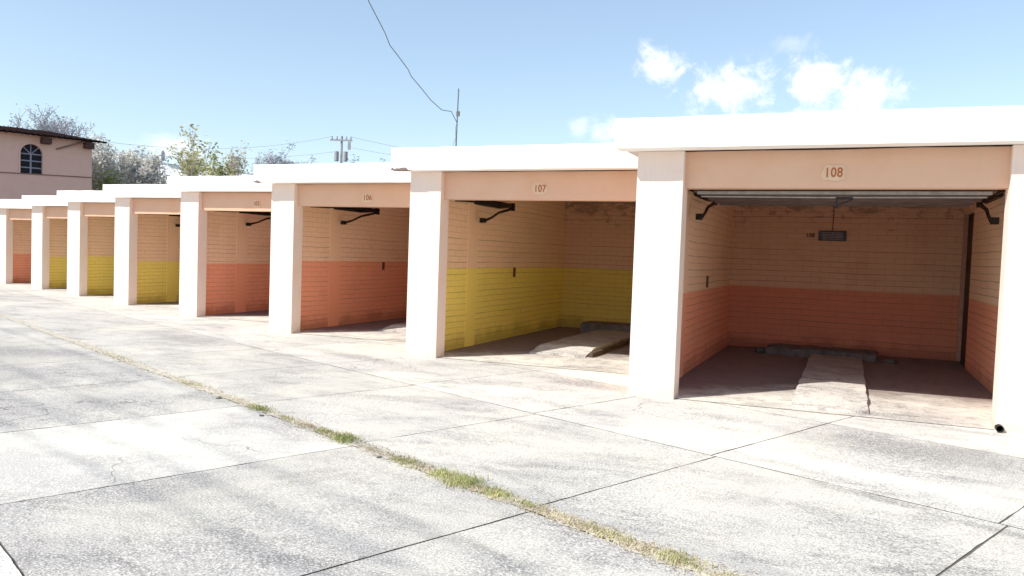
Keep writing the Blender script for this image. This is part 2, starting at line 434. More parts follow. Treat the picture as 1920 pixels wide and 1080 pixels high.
def make_garage(k):
    rg = random.Random(100+k)
    X, Y = bays[k]
    t = empty('garage', (X, Y, gz(X)), 0, GLAB[k], 'garage', 'open garage bays in the stepped row')
    last = (k == 8)
    # pillars
    mb = MB(); mb.box(0, PW, 0, .27, -.12, HS-.002); mb.build('pillar', M['white'], t, .007)
    mb = MB(); mb.box(RP, RP+(PW if last else .17), 0, .27, -.12, HS-.002); mb.build('pillar', M['white'], t, .007)
    # lintel
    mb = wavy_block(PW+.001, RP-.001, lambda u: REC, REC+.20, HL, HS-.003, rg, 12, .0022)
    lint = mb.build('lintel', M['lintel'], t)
    # thin plaster lip along the lintel foot
    # roof slab and fascia
    e0, e1 = EV[k]
    xr = (RP+PW+OL+.6) if last else WP-OL-.012
    mb = wavy_block(-OL, xr, lambda u: -(e0+(e1-e0)*u), .0, HS, HF, rg, 16, .0035)
    roof = mb.build('roof_fascia', M['fascia'], t)
    mb = MB(); mb.box(-OL, xr, .002, DEP+.25, HS+.03, HF-.03); mb.build('roof', M['roof_top'], t)
    mb = MB(); mb.box(WIN, (RP+.36) if last else 3.90, .05 + REC+.2-.05, DEP, HS-.001, HS+.028); mb.build('ceiling', M['ceiling'], t)
    # walls
    low = LOW[k]; bz = BAND[k]
    lit_low = {SALMON: (.96, .345, .195), YELLOW: (.98, .745, .14)}[low]  # side wall colours lightened to stand in for light from the opening
    my = brick_paint('side_wall_lit_paint', lit_low, (.97, .62, .39), bz, 'y', k)
    mx = brick_paint('back_wall_shaded_paint', tuple(v*q_ for v, q_ in zip(low, (.66, .60, .60))), tuple(v*q_ for v, q_ in zip(PEACH, (.66, .60, .60))), bz, 'x', k+.5)  # same paints darkened, so shade at the back is part of the colour
    mb = MB(); mb.box(WIN-.13, WIN, .272, DEP, -.1, HS); mb.build('side_wall', my, t)
    xi = 4.0 if last else 3.885
    if last:
        mb = MB(); mb.box(xi, xi+.14, .272, 5.16, -.1, HS); mb.box(xi, xi+.14, 5.16, DEP, 2.5, HS); mb.build('side_wall', my, t)
        mb = MB(); mb.box(xi+.06, xi+.10, 5.162, DEP-.002, -.05, 2.498); d = mb.build('inner_door', M['dark_door'], t)
        mb = MB(); mb.box(xi-.004, xi+.058, DEP-.07, DEP-.003, -.05, 2.495); mb.build('door_frame', M['frame'], d)
    else:
        mb = MB(); mb.box(xi, xi+.07, .272, DEP, -.1, HS); mb.build('side_wall', my, t)
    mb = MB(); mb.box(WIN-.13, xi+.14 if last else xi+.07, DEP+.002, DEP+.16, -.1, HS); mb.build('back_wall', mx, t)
    # smooth concrete column built into the side wall
    ms = painted('column_paint_%d' % k, tuple(v*.95 for v in (.97, .62, .39)), .3, False)
    nt = ms.node_tree; g = NT(nt); bs = [n for n in nt.nodes if n.type == 'BSDF_PRINCIPLED'][0]
    src = bs.inputs['Base Color'].links[0].from_socket
    sp = g.n('ShaderNodeSeparateXYZ'); g.l(g.coord(), sp.inputs[0])
    mixc = g.mix(g.rng(sp.outputs[2], bz-.006, bz+.006), tuple(v*.95 for v in lit_low), src); g.l(mixc, bs.inputs['Base Color'])
    mb = MB(); mb.box(WIN+.001, WIN+.012, 1.48, 1.84, -.02, HS-.01); mb.build('wall_column', ms, t, .003)
    # floor, centre strip and rear step
    me = MB(); n = 1
    me.add([(WIN-.02, .06, .013+G*WIN), (xi+.02, .06, .013+G*xi), (xi+.02, DEP, .013+G*xi), (WIN-.02, DEP, .013+G*WIN)], [(0,1,2,3)])
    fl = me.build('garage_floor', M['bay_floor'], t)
    a = fl.data.attributes.new('tone', 'FLOAT', 'POINT')
    for d_ in a.data: d_.value = 1.0
    if k in (7, 6):
        # paint and render broken away along the left end of the fascia's lower edge
        mb = MB(); v = []; n = 14
        for q in range(n+1):
            x = -OL+.002+(.30 if k == 7 else .16)*q/n; h = (.012+rg.random()*.028)*(1 if 0 < q < n else .1)
            v += [(x, -e0-.012, HS-.003), (x, -e0-.012, HS+h), (x, -e0+.09+rg.random()*.05, HS-.006)]
        mb.add(v, [f_ for q in range(n) for f_ in ((3*q, 3*q+3, 3*q+4, 3*q+1), (3*q, 3*q+2, 3*q+5, 3*q+3))])
        mb.build('chipped_edge', M['chip'], roof)
    # electric switch on the side wall
    mb = MB(); mb.box(WIN+.001, WIN+.03, 3.46, 3.53, 1.17, 1.35); sw = mb.build('wall_switch', M['switch'], t, .004)
    # raised tilt door: panel under the ceiling, front rail, levers
    zd = 0 if last else .31      # the doors of the other bays are pushed right up under the ceiling
    mb = MB(); mb.box(PW+.06, RP-.06, .36, 2.25, 2.375+zd, 2.40+zd)
    for yy in (.8, 1.3, 1.8, 2.2): mb.box(PW+.07, RP-.07, yy, yy+.04, 2.35+zd, 2.374+zd)
    dr = mb.build('tilt_door', M['door_under'], t)
    mb = MB(); mb.box(PW+.10, RP-.10, .325, .358, 2.345+zd, 2.382+zd); mb.build('door_rail', M['grey_steel'] if last else M['door_under'], dr, .004)
    mb = MB(); mb.tube([(PW+.15, .318, 2.318+zd), (2.0, .318, 2.312+zd), (RP-.15, .318, 2.32+zd)], .009, 6); mb.build('door_rod', M['grey_steel'] if last else M['black_iron'], dr)
    mb = MB()
    cx = 2.11; mb.box(cx-.012, cx+.012, .31, .33, 2.20+zd, 2.31+zd); mb.box(cx-.01, cx+.16, .30, .325, 2.29+zd, 2.315+zd)
    mb.tube([(cx+.02,.31,2.235+zd),(cx+.09,.31,2.262+zd),(cx+.16,.31,2.29+zd)], .009, 5)
    mb.build('door_handle', M['black_iron'], dr)
    for s, xx in ((1, .42), (-1, (3.78 if last else 3.68))):
        mb = MB()
        y0, y1 = 1.35, 3.0
        z1 = 2.53; z0 = 2.46
        mb.box(xx-.022, xx+.022, y0-.2, y1, z0+.015, z0+.065)
        mb.tube([(xx, y1, z1-.05), (xx, y1-.2, z1-.12), (xx, 2.35, 2.33), (xx+.02*s, 2.0, 2.22), (xx+.03*s, 1.72, 2.16)], [.028,.026,.022,.02,.028], 6)
        mb.tube([(xx, y1-.15, 2.49), (xx+.02*s, 2.3, 2.45), (xx, 1.4, 2.44)], [.045,.055,.035], 6)
        mb.box(xx-.03, xx+.03, y1-.09, y1+.01, 2.40, 2.54)
        mb.box(xx-.04, xx+.04, 1.66, 1.76, 2.12, 2.20)
        mb.tube([(xx+.10*s, .5, 2.41), (xx+.05*s, 1.4, 2.45)], .02, 6)
        mb.build('lever_arm', M['black_iron'], dr)
    # painted number
    if k >= 5:
        z = HL+.155
        cxn = 2.07
        mb = MB(); pts = []
        for q in range(22):
            an = 2*math.pi*q/22; ra = 1+rg.uniform(-.09, .09)
            pts.append((cxn+.115*ra*math.copysign(abs(math.cos(an))**.6, math.cos(an)), REC-.008, z+.085*ra*math.copysign(abs(math.sin(an))**.6, math.sin(an))))
        mb.add(pts, [tuple(range(22))]); ns = mb.build('number_sign', M['sign_yellow'], t)
        text_mesh('10%d' % k, .14, 'painted_number', M['sign_ink'], ns, (cxn, REC-.0105, z), bold=.002, sx=.84)
    if last:
        text_mesh('108', .10, 'small_number', M['sign_dark'], t, (1.60, DEP-.001, 2.10), bold=.004)
        mb = MB(); mb.box(1.74, 2.20, DEP-.05, DEP, 2.01, 2.19); v = mb.build('wall_vent', M['vent'], t, .006)
        mb = MB()
        for q in range(5): mb.box(1.80, 2.14, DEP-.062, DEP-.052, 2.035+q*.028, 2.048+q*.028)
        mb.build('louvre', M['vent_light'], v)
        mb = MB(); mb.tube([(1.97, DEP-.012, 2.188), (1.975, DEP-.012, HS-.003)], .008, 6); mb.build('conduit', M['sign_dark'], t)
    if k == 7:
        text_mesh('107', .10, 'small_number', M['sign_dark'], t, (2.05, DEP-.001, 2.0), bold=.004)
    return t
for k in (8, 7, 6, 5, 4, 3, 2, 1): make_garage(k)

# loose concrete floor strips and rear steps inside the bays
def rough_block(x0, x1, y0, y1, h0, h1, rng, ny=22, nx=5, jit=.006):
    """cast strip: height h0 at the front to h1 at the back, chipped edges"""
    mb = MB(); v = []; f = []
    for j in range(ny+1):
        y = y0+(y1-y0)*j/ny; h = h0+(h1-h0)*min(1, j/3)
        for i in range(nx+1):
            x = x0+(x1-x0)*i/nx; e = (i in (0, nx)); 
            v.append((x+(rng.gauss(0, jit) if e else 0), y+(rng.gauss(0, jit*2) if j in (0, ny) else 0), h+rng.gauss(0, jit*.25)-(jit*.4 if e else 0)))
    n = nx+1
    for j in range(ny):
        for i in range(nx): f.append((j*n+i, j*n+i+1, (j+1)*n+i+1, (j+1)*n+i))
    ring = [i for i in range(n)] + [j*n+nx for j in range(1, ny+1)] + [ny*n+i for i in range(nx-1, -1, -1)] + [j*n for j in range(ny-1, 0, -1)]
    b0 = len(v); v += [(v[i][0], v[i][1], -.01) for i in ring]
    L = len(ring)
    for q in range(L): f.append((ring[q], b0+q, b0+(q+1)%L, ring[(q+1)%L]))
    mb.add(v, f); return mb
def tone1(o):
    a = o.data.attributes.new('tone', 'FLOAT', 'POINT')
    for d_ in a.data: d_.value = 1.0
    return o
WHERE = {8: 'in bay 108', 7: 'in yellow bay 107', 6: 'in salmon bay 106'}
for k in (8, 7, 6):
    X, Y = bays[k]; rg = random.Random(40+k)
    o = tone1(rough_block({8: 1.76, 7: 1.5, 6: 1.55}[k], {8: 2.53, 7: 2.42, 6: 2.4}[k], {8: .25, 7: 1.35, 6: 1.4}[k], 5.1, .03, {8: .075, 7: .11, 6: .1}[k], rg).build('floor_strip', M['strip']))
    o.location = (X, Y, gz(X)+.02)
    tag(o, 'raised rough concrete strip down the middle of the floor ' + WHERE[k], 'floor strip', 'concrete strips in the garage floors')
    o = tone1(rough_block(1.05, 2.75, 5.25, 5.85, {8: .13, 7: .20, 6: .15}[k], {8: .14, 7: .21, 6: .16}[k], rg, 8, 10, .02).build('concrete_step', M['step']))
    o.location = (X, Y, gz(X)+.02)
    tag(o, 'low dark concrete step near the rear wall ' + WHERE[k], 'step', 'concrete steps at the back of the garages')
# dark timber along the strip in 107
X, Y = bays[7]
mb = MB(); mb.box(-.035, .035, 0, 2.6, 0, .07)
o = mb.build('timber_plank', simple('dark_timber', (.06, .035, .025), .8, 0, .4, 8), None, .006)
o.location = (X+2.50, Y+1.42, gz(X)+.034)
tag(o, 'dark narrow timber lying beside the concrete strip in yellow bay 107', 'plank')
# rubble by the rear step of 108
X, Y = bays[8]
for i, (dx, dy, s, lb) in enumerate([(.95, 5.45, .09, 'lump of dark rubble left of the rear step in bay 108'), (2.95, 5.2, .07, 'lump of dark rubble right of the rear step in bay 108')]):
    bm = bmesh.new(); bmesh.ops.create_icosphere(bm, subdivisions=2, radius=s)
    rg = random.Random(i+60)
    for v in bm.verts: v.co = Vector((v.co.x*1.5, v.co.y, v.co.z*.7))*(1+rg.uniform(-.16, .16))
    me = bpy.data.meshes.new('rubble'); bm.to_mesh(me); bm.free(); me.materials.append(M['stone'])
    o = bpy.data.objects.new('rubble', me); COL.objects.link(o); o.location = (X+dx, Y+dy, gz(X)+.055)
    tag(o, lb, 'rubble')

# black drain stub at the foot of the right-hand pillar
t = empty('drain_pipe', (3.715, -.005, gz(3.7)+.045), 0, 'short black pipe end at the foot of the right-hand pillar of bay 108', 'pipe')
mb = MB(); n = 18
v = []
for (r_, y_) in ((.036, .02), (.036, -.06), (.029, -.06), (.029, .01)):
    v += [(r_*math.cos(2*math.pi*q/n), y_, r_*math.sin(2*math.pi*q/n)) for q in range(n)]
f = [(a*n+q, a*n+(q+1)%n, (a+1)*n+(q+1)%n, (a+1)*n+q) for a in range(3) for q in range(n)]
f.append(tuple(3*n+q for q in range(n)))
mb.add(v, f); mb.build('pipe_end', M['black'], t, 0, False)

# ------------------------------------------------------------------ weeds, stones
def blades(name, mat, label, fn, seed):
    rg = random.Random(seed); mb = MB()
    for (a, b, h, lean) in fn(rg):
        p = ab(a, b); z = gz(p.x)+.008
        th = rg.uniform(0, 6.283); w = rg.uniform(.0018, .0042)
        d = Vector((math.cos(th), math.sin(th), 0)); sd = Vector((-d.y, d.x, 0))*w
        b0 = Vector((p.x, p.y, z)); b1 = b0+d*h*lean*.4+Vector((0,0,h*.6)); b2 = b0+d*h*lean+Vector((0,0,h*(1-.35*lean)))
        mb.add([b0-sd, b0+sd, b1+sd*.8, b1-sd*.8, b2], [(0,1,2,3), (3,2,4)])
    o = mb.build(name, mat); return tag(o, label, 'weeds', None, 'stuff')
def leafmat(name, c1, c2, trans=.25, sc=3):
    m, nt, b = newmat(name); g = NT(nt)
    f = g.noise(g.coord(), sc, 3, .6)
    c = g.ramp(f, [(.35, c1), (.65, c2)]); g.l(c, b.inputs['Base Color'])
    b.inputs['Roughness'].default_value = .7; b.inputs['Specular IOR Level'].default_value = .2
    tr = g.n('ShaderNodeBsdfTranslucent'); g.l(c, tr.inputs[0])
    mx = g.n('ShaderNodeMixShader'); mx.inputs[0].default_value = trans
    out = [n for n in nt.nodes if n.type == 'OUTPUT_MATERIAL'][0]
    g.l(b.outputs[0], mx.inputs[1]); g.l(tr.outputs[0], mx.inputs[2]); g.l(mx.outputs[0], out.inputs[0])
    return m
# density of green and dry growth along the joint: (centre a, half length, half width, count, height)
GREEN = [(-1.40, .16, .05, 260, .045), (-.95, .10, .055, 330, .06), (-.72, .12, .07, 560, .07), (-.38, .12, .05, 330, .055), (-.1, .1, .04, 120, .04), (-2.28, .13, .06, 620, .065),
         (-2.6, .15, .04, 160, .05), (-3.85, .2, .05, 320, .05), (-3.3, .1, .03, 80, .04), (.55, .2, .04, 130, .04), (1.05, .12, .045, 220, .045), (1.5, .2, .04, 140, .04), (-5.6, .3, .05, 90, .04), (-8.5, 1.2, .06, 120, .04)]
DRY = [(-1.15, .5, .05, 420, .035), (-.55, .4, .06, 420, .035), (.15, .3, .05, 700, .03), (.55, .25, .055, 620, .032), (.95, .3, .06, 800, .03), (1.6, .4, .06, 800, .03), (-3, .35, .05, 420, .03), (-2.5, .2, .05, 260, .035),
       (-4.3, .6, .05, 380, .028), (-5.6, .8, .06, 520, .028), (-8.5, 2.4, .09, 650, .03), (-1.9, .2, .04, 120, .03)]
def gen(L):
    def fn(rg):
        for (c, la, lb, n, h) in L:
            for _ in range(n):
                yield (c+rg.gauss(0, la*.55), rg.gauss(0, lb*.9), h*rg.uniform(.22, .85), rg.uniform(.2, 1.3))
    return fn
blades('weed_grass', leafmat('weed_green', (.22, .25, .07), (.52, .50, .20)), 'green weeds growing from the open joint across the yard', gen(GREEN), 1)
blades('dry_grass', leafmat('weed_dry', (.34, .25, .13), (.68, .60, .40)), 'dry straw coloured weeds in the joint between road and apron', gen(DRY), 2)

# dead leaves and crumbs caught along the joint
rg = random.Random(77); mb = MB()
for _ in range(900):
    a = rg.choice((rg.uniform(-11, 2.2), rg.gauss(.9, .8), rg.gauss(-1.65, .25), rg.gauss(-3.3, .5))); b = rg.gauss(0, .075)
    p = ab(a, b); th = rg.uniform(0, 6.28); r_ = rg.uniform(.004, .011)
    u = Vector((math.cos(th), math.sin(th), rg.uniform(-.3, .5)))*r_; w_ = Vector((-math.sin(th), math.cos(th), rg.uniform(-.2, .4)))*r_*.55
    c = Vector((p.x, p.y, gz(p.x)+.012+r_*.4))
    mb.add([c-u, c+w_, c+u, c-w_], [(0,1,2,3)])
tag(mb.build('leaf_litter', leafmat('dead_leaf', (.10, .055, .035), (.36, .22, .13), .1, 9)), 'small dead brown leaves scattered along the weed joint', 'leaf litter', None, 'stuff')
proto = None
for i, (a, b, s, lb) in enumerate([(-1.62, -.09, .020, 'small dark stone at the bare gap in the weeds'),
                                   (-1.55, .05, .013, 'tiny dark stone behind the bare gap in the weeds'),
                                   (-3.55, -.13, .022, 'small dark stone at the road side of the weed joint, left of the green tuft'),
                                   (-4.6, -.10, .024, 'small dark stone beside the dry weeds near garage 105')]):
    if proto is None:
        bm = bmesh.new(); bmesh.ops.create_icosphere(bm, subdivisions=2, radius=1)
        rg = random.Random(9)
        for v in bm.verts: v.co = Vector((v.co.x*1.4, v.co.y, v.co.z*.6))*(1+rg.uniform(-.2, .2))
        me = bpy.data.meshes.new('stone'); bm.to_mesh(me); bm.free(); me.materials.append(M['stone'])
        o = proto = bpy.data.objects.new('stone', me)
    else: o = proto.copy()
    COL.objects.link(o); p = ab(a, b); o.location = (p.x, p.y, gz(p.x)+s*.35); o.scale = (s, s, s); o.rotation_euler = (0, 0, i*1.3)
    tag(o, lb, 'stone', 'small stones along the weed joint')

# ------------------------------------------------------------------ mast and cable on the roof of 107
base = CAM + ray(855, 272)*((5.4-CAM.y)/ray(855, 272).y); top = CAM + ray(860, 166)*((5.4-CAM.y)/ray(860, 166).y)
zr = gz(bays[7][0])+HF-.03
d = (top-base).normalized(); foot = base - d*((base.z-zr)/d.z)
t = empty('roof_mast', foot, 0, 'thin dark mast standing on the white roof of garage 107', 'mast')
L = top-foot
mb = MB(); mb.tube([(0,0,-.01), L*.5, L*.62, L], [.016, .014, .013, .012], 8); mb.build('pole', M['mast'], t)
mb = MB(); p = L*.72; mb.box(p.x-.02, p.x+.045, p.y-.02, p.y+.02, p.z-.05, p.z+.05); mb.build('bracket', M['mast'], t, .004)
mb = MB(); p = L*.62; mb.tube([p, p+Vector((-.03,0,-.08)), p+Vector((-.02,0,-.3)), (L*.1)+Vector((-.22,-.02,.0))], .004, 5); mb.build('guy_wire', M['wire'], t)
mp = foot+L*.62
def at_y(px, py, y):
    r = ray(px, py); return CAM + r*((y-CAM.y)/r.y)
cp = [mp, at_y(846, 209, 5.2), at_y(828, 206, 4.9), at_y(808, 188, 4.6), at_y(792, 168, 4.2), at_y(771, 143, 3.7), at_y(765, 130, 3.5), at_y(745, 103, 3.0),
      at_y(731, 85, 2.6), at_y(722, 62, 2.3), at_y(707, 33, 1.8), at_y(692, 4, 1.3), at_y(675, -40, .6), at_y(630, -160, -1), at_y(560, -400, -3)]
mb = MB(); mb.tube(cp, .008, 5)
tag(mb.build('overhead_cable', M['wire']), 'thin kinked black cable sagging down from the sky to the roof mast', 'cable')

# overhead power cables crossing above the road on the left; their shadows fall on the road
for i, (px_, py_, dx, hh) in enumerate([(-3.2, -4.78, 0, 9.0), (-2.9, -4.42, .1, 9.3), (-2.8, -3.95, .2, 9.6), (-2.5, -3.05, .1, 9.9)]):
    sh = Vector((-1.64, -2.03, 2.40))/2.40*hh
    c = Vector((px_, py_, 0))+sh; dr = Vector((1, -.31-.02*i, 0)).normalized()
    pts = [c+dr*u*1.0+Vector((0, 0, .0006*u*u)) for u in range(-40, 3)] if False else [c+dr*u+Vector((0, 0, .0008*u*u)) for u in range(-40, 41, 4)]
    mb = MB(); mb.tube(pts, .012, 6)
    tag(mb.build('power_cable', M['wire']), ['lowest', 'second lowest', 'third', 'highest'][i] + ' of the power cables over the road that cast thin shadows', 'cable', 'power cables above the road')

# ------------------------------------------------------------------ building at the left
bd = 50.0
pr = at(172, 340, bd); T = Vector((.37, .93, 0)).normalized(); N = Vector((.93, -.37, 0)).normalized()
ang = math.atan2(T.y, T.x)                                    # local x runs along the wall, local y goes into the house
gb = gz(pr.x)
t = empty('house', (pr.x, pr.y, gb), ang, 'pink two storey house with arched barred window and dark sheet roof', 'house')
def local(p): return t.matrix_basis.inverted() @ p
bpy.context.view_layer.update()
Minv = (Matrix.Translation((pr.x, pr.y, gb)) @ Matrix.Rotation(ang, 4, 'Z')).inverted()
def on_wall(px, py, off=0):
    """point of the wall plane seen at px,py, in the house's own axes"""
    r = ray(px, py); q = (pr - CAM).dot(N)/r.dot(N); return Minv @ (CAM + r*q)
hw = on_wall(172, 266).z; h0 = on_wall(0, 246).z
wall_len = 16
wl0 = on_wall(38, 300); wl1 = on_wall(80, 300); wt = on_wall(59, 270).z; wb = on_wall(59, 327).z
xc = (wl0.x+wl1.x)/2; wr = (wl1.x-wl0.x)/2; zs = wt-wr
slope = (hw-h0)/(0-on_wall(0, 246).x)
print('HOUSE', hw, h0, xc, wr, wt, wb, slope)
mb = MB()
arch = [(xc+wr*math.cos(math.pi*q/16), zs+wr*math.sin(math.pi*q/16)) for q in range(17)]   # right to left
zt = lambda x: hw+slope*x
def wallface(y):
    return
# front wall with an arched opening: strips around it
V = []; Fc = []
def addp(*ps):
    n = len(V); V.extend([(p[0], 0, p[1]) for p in ps]); Fc.append(tuple(range(n, n+len(ps))))
x0, x1 = xc-wr, xc+wr
addp((-wall_len, -.3), (x0, -.3), (x0, zt(x0)), (-wall_len, zt(-wall_len)))
addp((x1, -.3), (0, -.3), (0, zt(0)), (x1, zt(x1)))
addp((x0, -.3), (x1, -.3), (x1, wb), (x0, wb))
for q in range(16):
    a, b_ = arch[q], arch[q+1]
    addp(b_, a, (a[0], zt(a[0])), (b_[0], zt(b_[0])))
mb.add(V, Fc)
# reveal
rv = [(x0, wb), (x1, wb)] + arch
for q in range(len(rv)):
    a, b_ = rv[q], rv[(q+1) % len(rv)]
    mb.add([(a[0], 0, a[1]), (b_[0], 0, b_[1]), (b_[0], .25, b_[1]), (a[0], .25, a[1])], [(0,1,2,3)])
# other walls
mb.add([(0, 0, -.3), (0, 9, -.3), (0, 9, zt(0)+1.2), (0, 0, zt(0))], [(0,1,2,3)])
mb.add([(-wall_len, 0, -.3), (-wall_len, 9, -.3), (-wall_len, 9, zt(-wall_len)+1.2), (-wall_len, 0, zt(-wall_len))], [(3,2,1,0)])
mb.add([(0, 9, -.3), (-wall_len, 9, -.3), (-wall_len, 9, zt(-wall_len)+1.2), (0, 9, zt(0)+1.2)], [(0,1,2,3)])
M['house'] = painted('house_plaster', (.70, .42, .33), .3, False)
mb.build('wall', M['house'], t)
mb = MB(); mb.add([(x0-.01, .22, wb-.01), (x1+.01, .22, wb-.01)] + [(x, .22, z) for x, z in arch], [tuple(range(19))])
w = mb.build('window', simple('dark_glass', (.012, .010, .014), .6, 0, .3, 3, .1), t)
mb = MB(); bw = .028
for q in range(1, 4):
    z = wb+(zs-wb)*q/3; mb.box(x0, x1, .17, .19, z-bw, z+bw)
mb.box(xc-bw*1.3, xc+bw*1.3, .165, .195, wb, zs+.05)
for an in (45, 90, 135):
    c, s_ = math.cos(R(an)), math.sin(R(an))
    mb.tube([(xc, .18, zs), (xc+wr*c, .18, zs+wr*s_)], bw, 5)
mb.build('window_bars', simple('pale_bars', (.22, .22, .28), .5, 0, .2, 9), w)
mb = MB()
for q in range(16):
    a, b_ = arch[q], arch[q+1]
    k1 = 1.16
    o_ = lambda p: (xc+(p[0]-xc)*k1, zs+(p[1]-zs)*k1)
    a2, b2 = o_(a), o_(b_)
    mb.add([(a[0], -.03, a[1]), (b_[0], -.03, b_[1]), (b2[0], -.03, b2[1]), (a2[0], -.03, a2[1])], [(0,1,2,3)])
    mb.add([(a2[0], -.03, a2[1]), (b2[0], -.03, b2[1]), (b2[0], 0, b2[1]), (a2[0], 0, a2[1])], [(0,1,2,3)])
mb.box(x0-wr*.16, x0, -.03, 0, wb, zs); mb.box(x1, x1+wr*.16, -.03, 0, wb, zs)
mb.build('window_surround', M['house'], w)
# roof sheet: corrugated, rests on the wall top with dark edge and rafter ends
mb = MB(); v = []; nn = 120
for q in range(nn+1):
    x = -wall_len-.4+(wall_len+1.0)*q/nn; c = .035*math.sin(q*math.pi/1.0*.9)
    v += [(x, -.55, zt(x)-.06+c), (x, 9.5, zt(x)+1.3+c), (x, -.55, zt(x)-.02+c+.05), (x, 9.5, zt(x)+1.36+c+.05)]
f = []
for q in range(nn):
    a = q*4; b_ = a+4
    f += [(a, a+1, b_+1, b_), (a+2, b_+2, b_+3, a+3), (a, b_, b_+2, a+2), (a+1, a+3, b_+3, b_+1)]
mb.add(v, f); rf = mb.build('roof', simple('dark_sheet_roof', (.010, .006, .006), 1, 0, .4, 3, 0), t)
xa = on_wall(84, 262).x; xb = on_wall(164, 268).x
M['dark_wood'] = simple('dark_wood', (.05, .018, .012), .8, 0, .3, 9)
for x in (xa, xb):
    mb = MB(); mb.box(x-.22, x+.22, -.5, .3, zt(x)-.42, zt(x)-.1); mb.build('rafter_end', M['dark_wood'], t)
mb = MB()
p0, p1 = on_wall(0, 323), on_wall(172, 333)
mb.box(-wall_len, -.01, -.03, .0, p0.z-.03, p0.z+.02) if False else mb.tube([(p0.x-3, -.03, p0.z+.1), (p0.x, -.03, p0.z), (p1.x, -.03, p1.z)], .03, 5)
p0, p1 = on_wall(105, 280), on_wall(166, 264)
mb.tube([(p0.x, -.04, p0.z), (p1.x, -.3, p1.z)], .05, 5)
mb.build('wall_cable', simple('brown_cable', (.22, .12, .09), .8, 0, .2, 9), t)

# ------------------------------------------------------------------ pale shed with metal roof behind bays 4 and 5, dish on it
sd = 64.0
q0 = at(296, 306, sd); q1 = at(490, 330, sd+3); q0.z += 0
gB = gz(q0.x)
dirs = (q1-q0); ln = math.hypot(dirs.x, dirs.y); sa = math.atan2(dirs.y, dirs.x)
t = empty('shed', (q0.x, q0.y, gB), sa, 'low building with pale sloping metal roof behind the garages', 'shed')
hz0, hz1 = q0.z-gB, q1.z-gB
M['pale'] = simple('pale_wall', (.86, .83, .78), .8, 0, .08, 3)
mb = MB()
mb.add([(0,-4,-.3),(ln,-4,-.3),(ln,-4,hz1-2.1),(0,-4,hz0-2.1),(0,0,hz0-.1),(ln,0,hz1-.1),(0,3,-.3),(ln,3,-.3),(ln,3,hz1-1.6),(0,3,hz0-1.6)],
       [(0,1,2,3),(1,7,8,5,2),(6,0,3,4,9),(7,6,9,8)])
mb.build('wall', M['pale'], t)
mb = MB(); n = 60; v = []
for q in range(n+1):
    u = q/n; x = -.3+(ln+.6)*u; c = .025*(q % 2); hx = hz0+(hz1-hz0)*u
    v += [(x, -4.3, hx-2.15+c), (x, 0, hx+c), (x, 3.2, hx-1.6+c)]
mb.add(v, [(3*q, 3*q+3, 3*q+4, 3*q+1) for q in range(n)]+[(3*q+1, 3*q+4, 3*q+5, 3*q+2) for q in range(n)])
mb.build('roof', simple('pale_metal_roof', (.85, .85, .83), .5, .1, .12, 2), t)
mb = MB(); mb.tube([(-.3, 0, hz0+.04), (ln+.3, 0, hz1+.04)], .035, 5)
mb.build('ridge_cap', simple('grey_ridge', (.35, .35, .36), .6, 0, .2, 9), t)
# satellite dish
dp = at(303, 297, sd); 
t = empty('satellite_dish', (dp.x, dp.y, q0.z+.03), math.atan2(CAM.y-dp.y, CAM.x-dp.x)+R(70), 'small grey satellite dish on the left end of the pale roof', 'dish')
mb = MB(); t.scale = (1.35, 1.35, 1.35)
mb = MB(); mb.tube([(0,0,-.02),(0,0,.28),(.05,0,.38)], .035, 6); mb.build('mast', M['wire_far'], t)
mb = MB(); n = 16; v = [(-.0,0,.40)]
for r_ in (.15, .3):
    v += [(.0+.9*r_*r_, r_*math.cos(6.2832*q/n), .40+r_*math.sin(6.2832*q/n)) for q in range(n)]
f = [(0, 1+q, 1+(q+1)%n) for q in range(n)] + [(1+q, 1+n+q, 1+n+(q+1)%n, 1+(q+1)%n) for q in range(n)]
mb.add(v, f); mb.build('reflector', M['wire_far'], t)
mb = MB(); mb.tube([(.05,0,.15),(.42,0,.34)], .02, 5); mb.box(.38,.48,-.05,.05,.30,.42); mb.build('feed_arm', M['wire_far'], t)

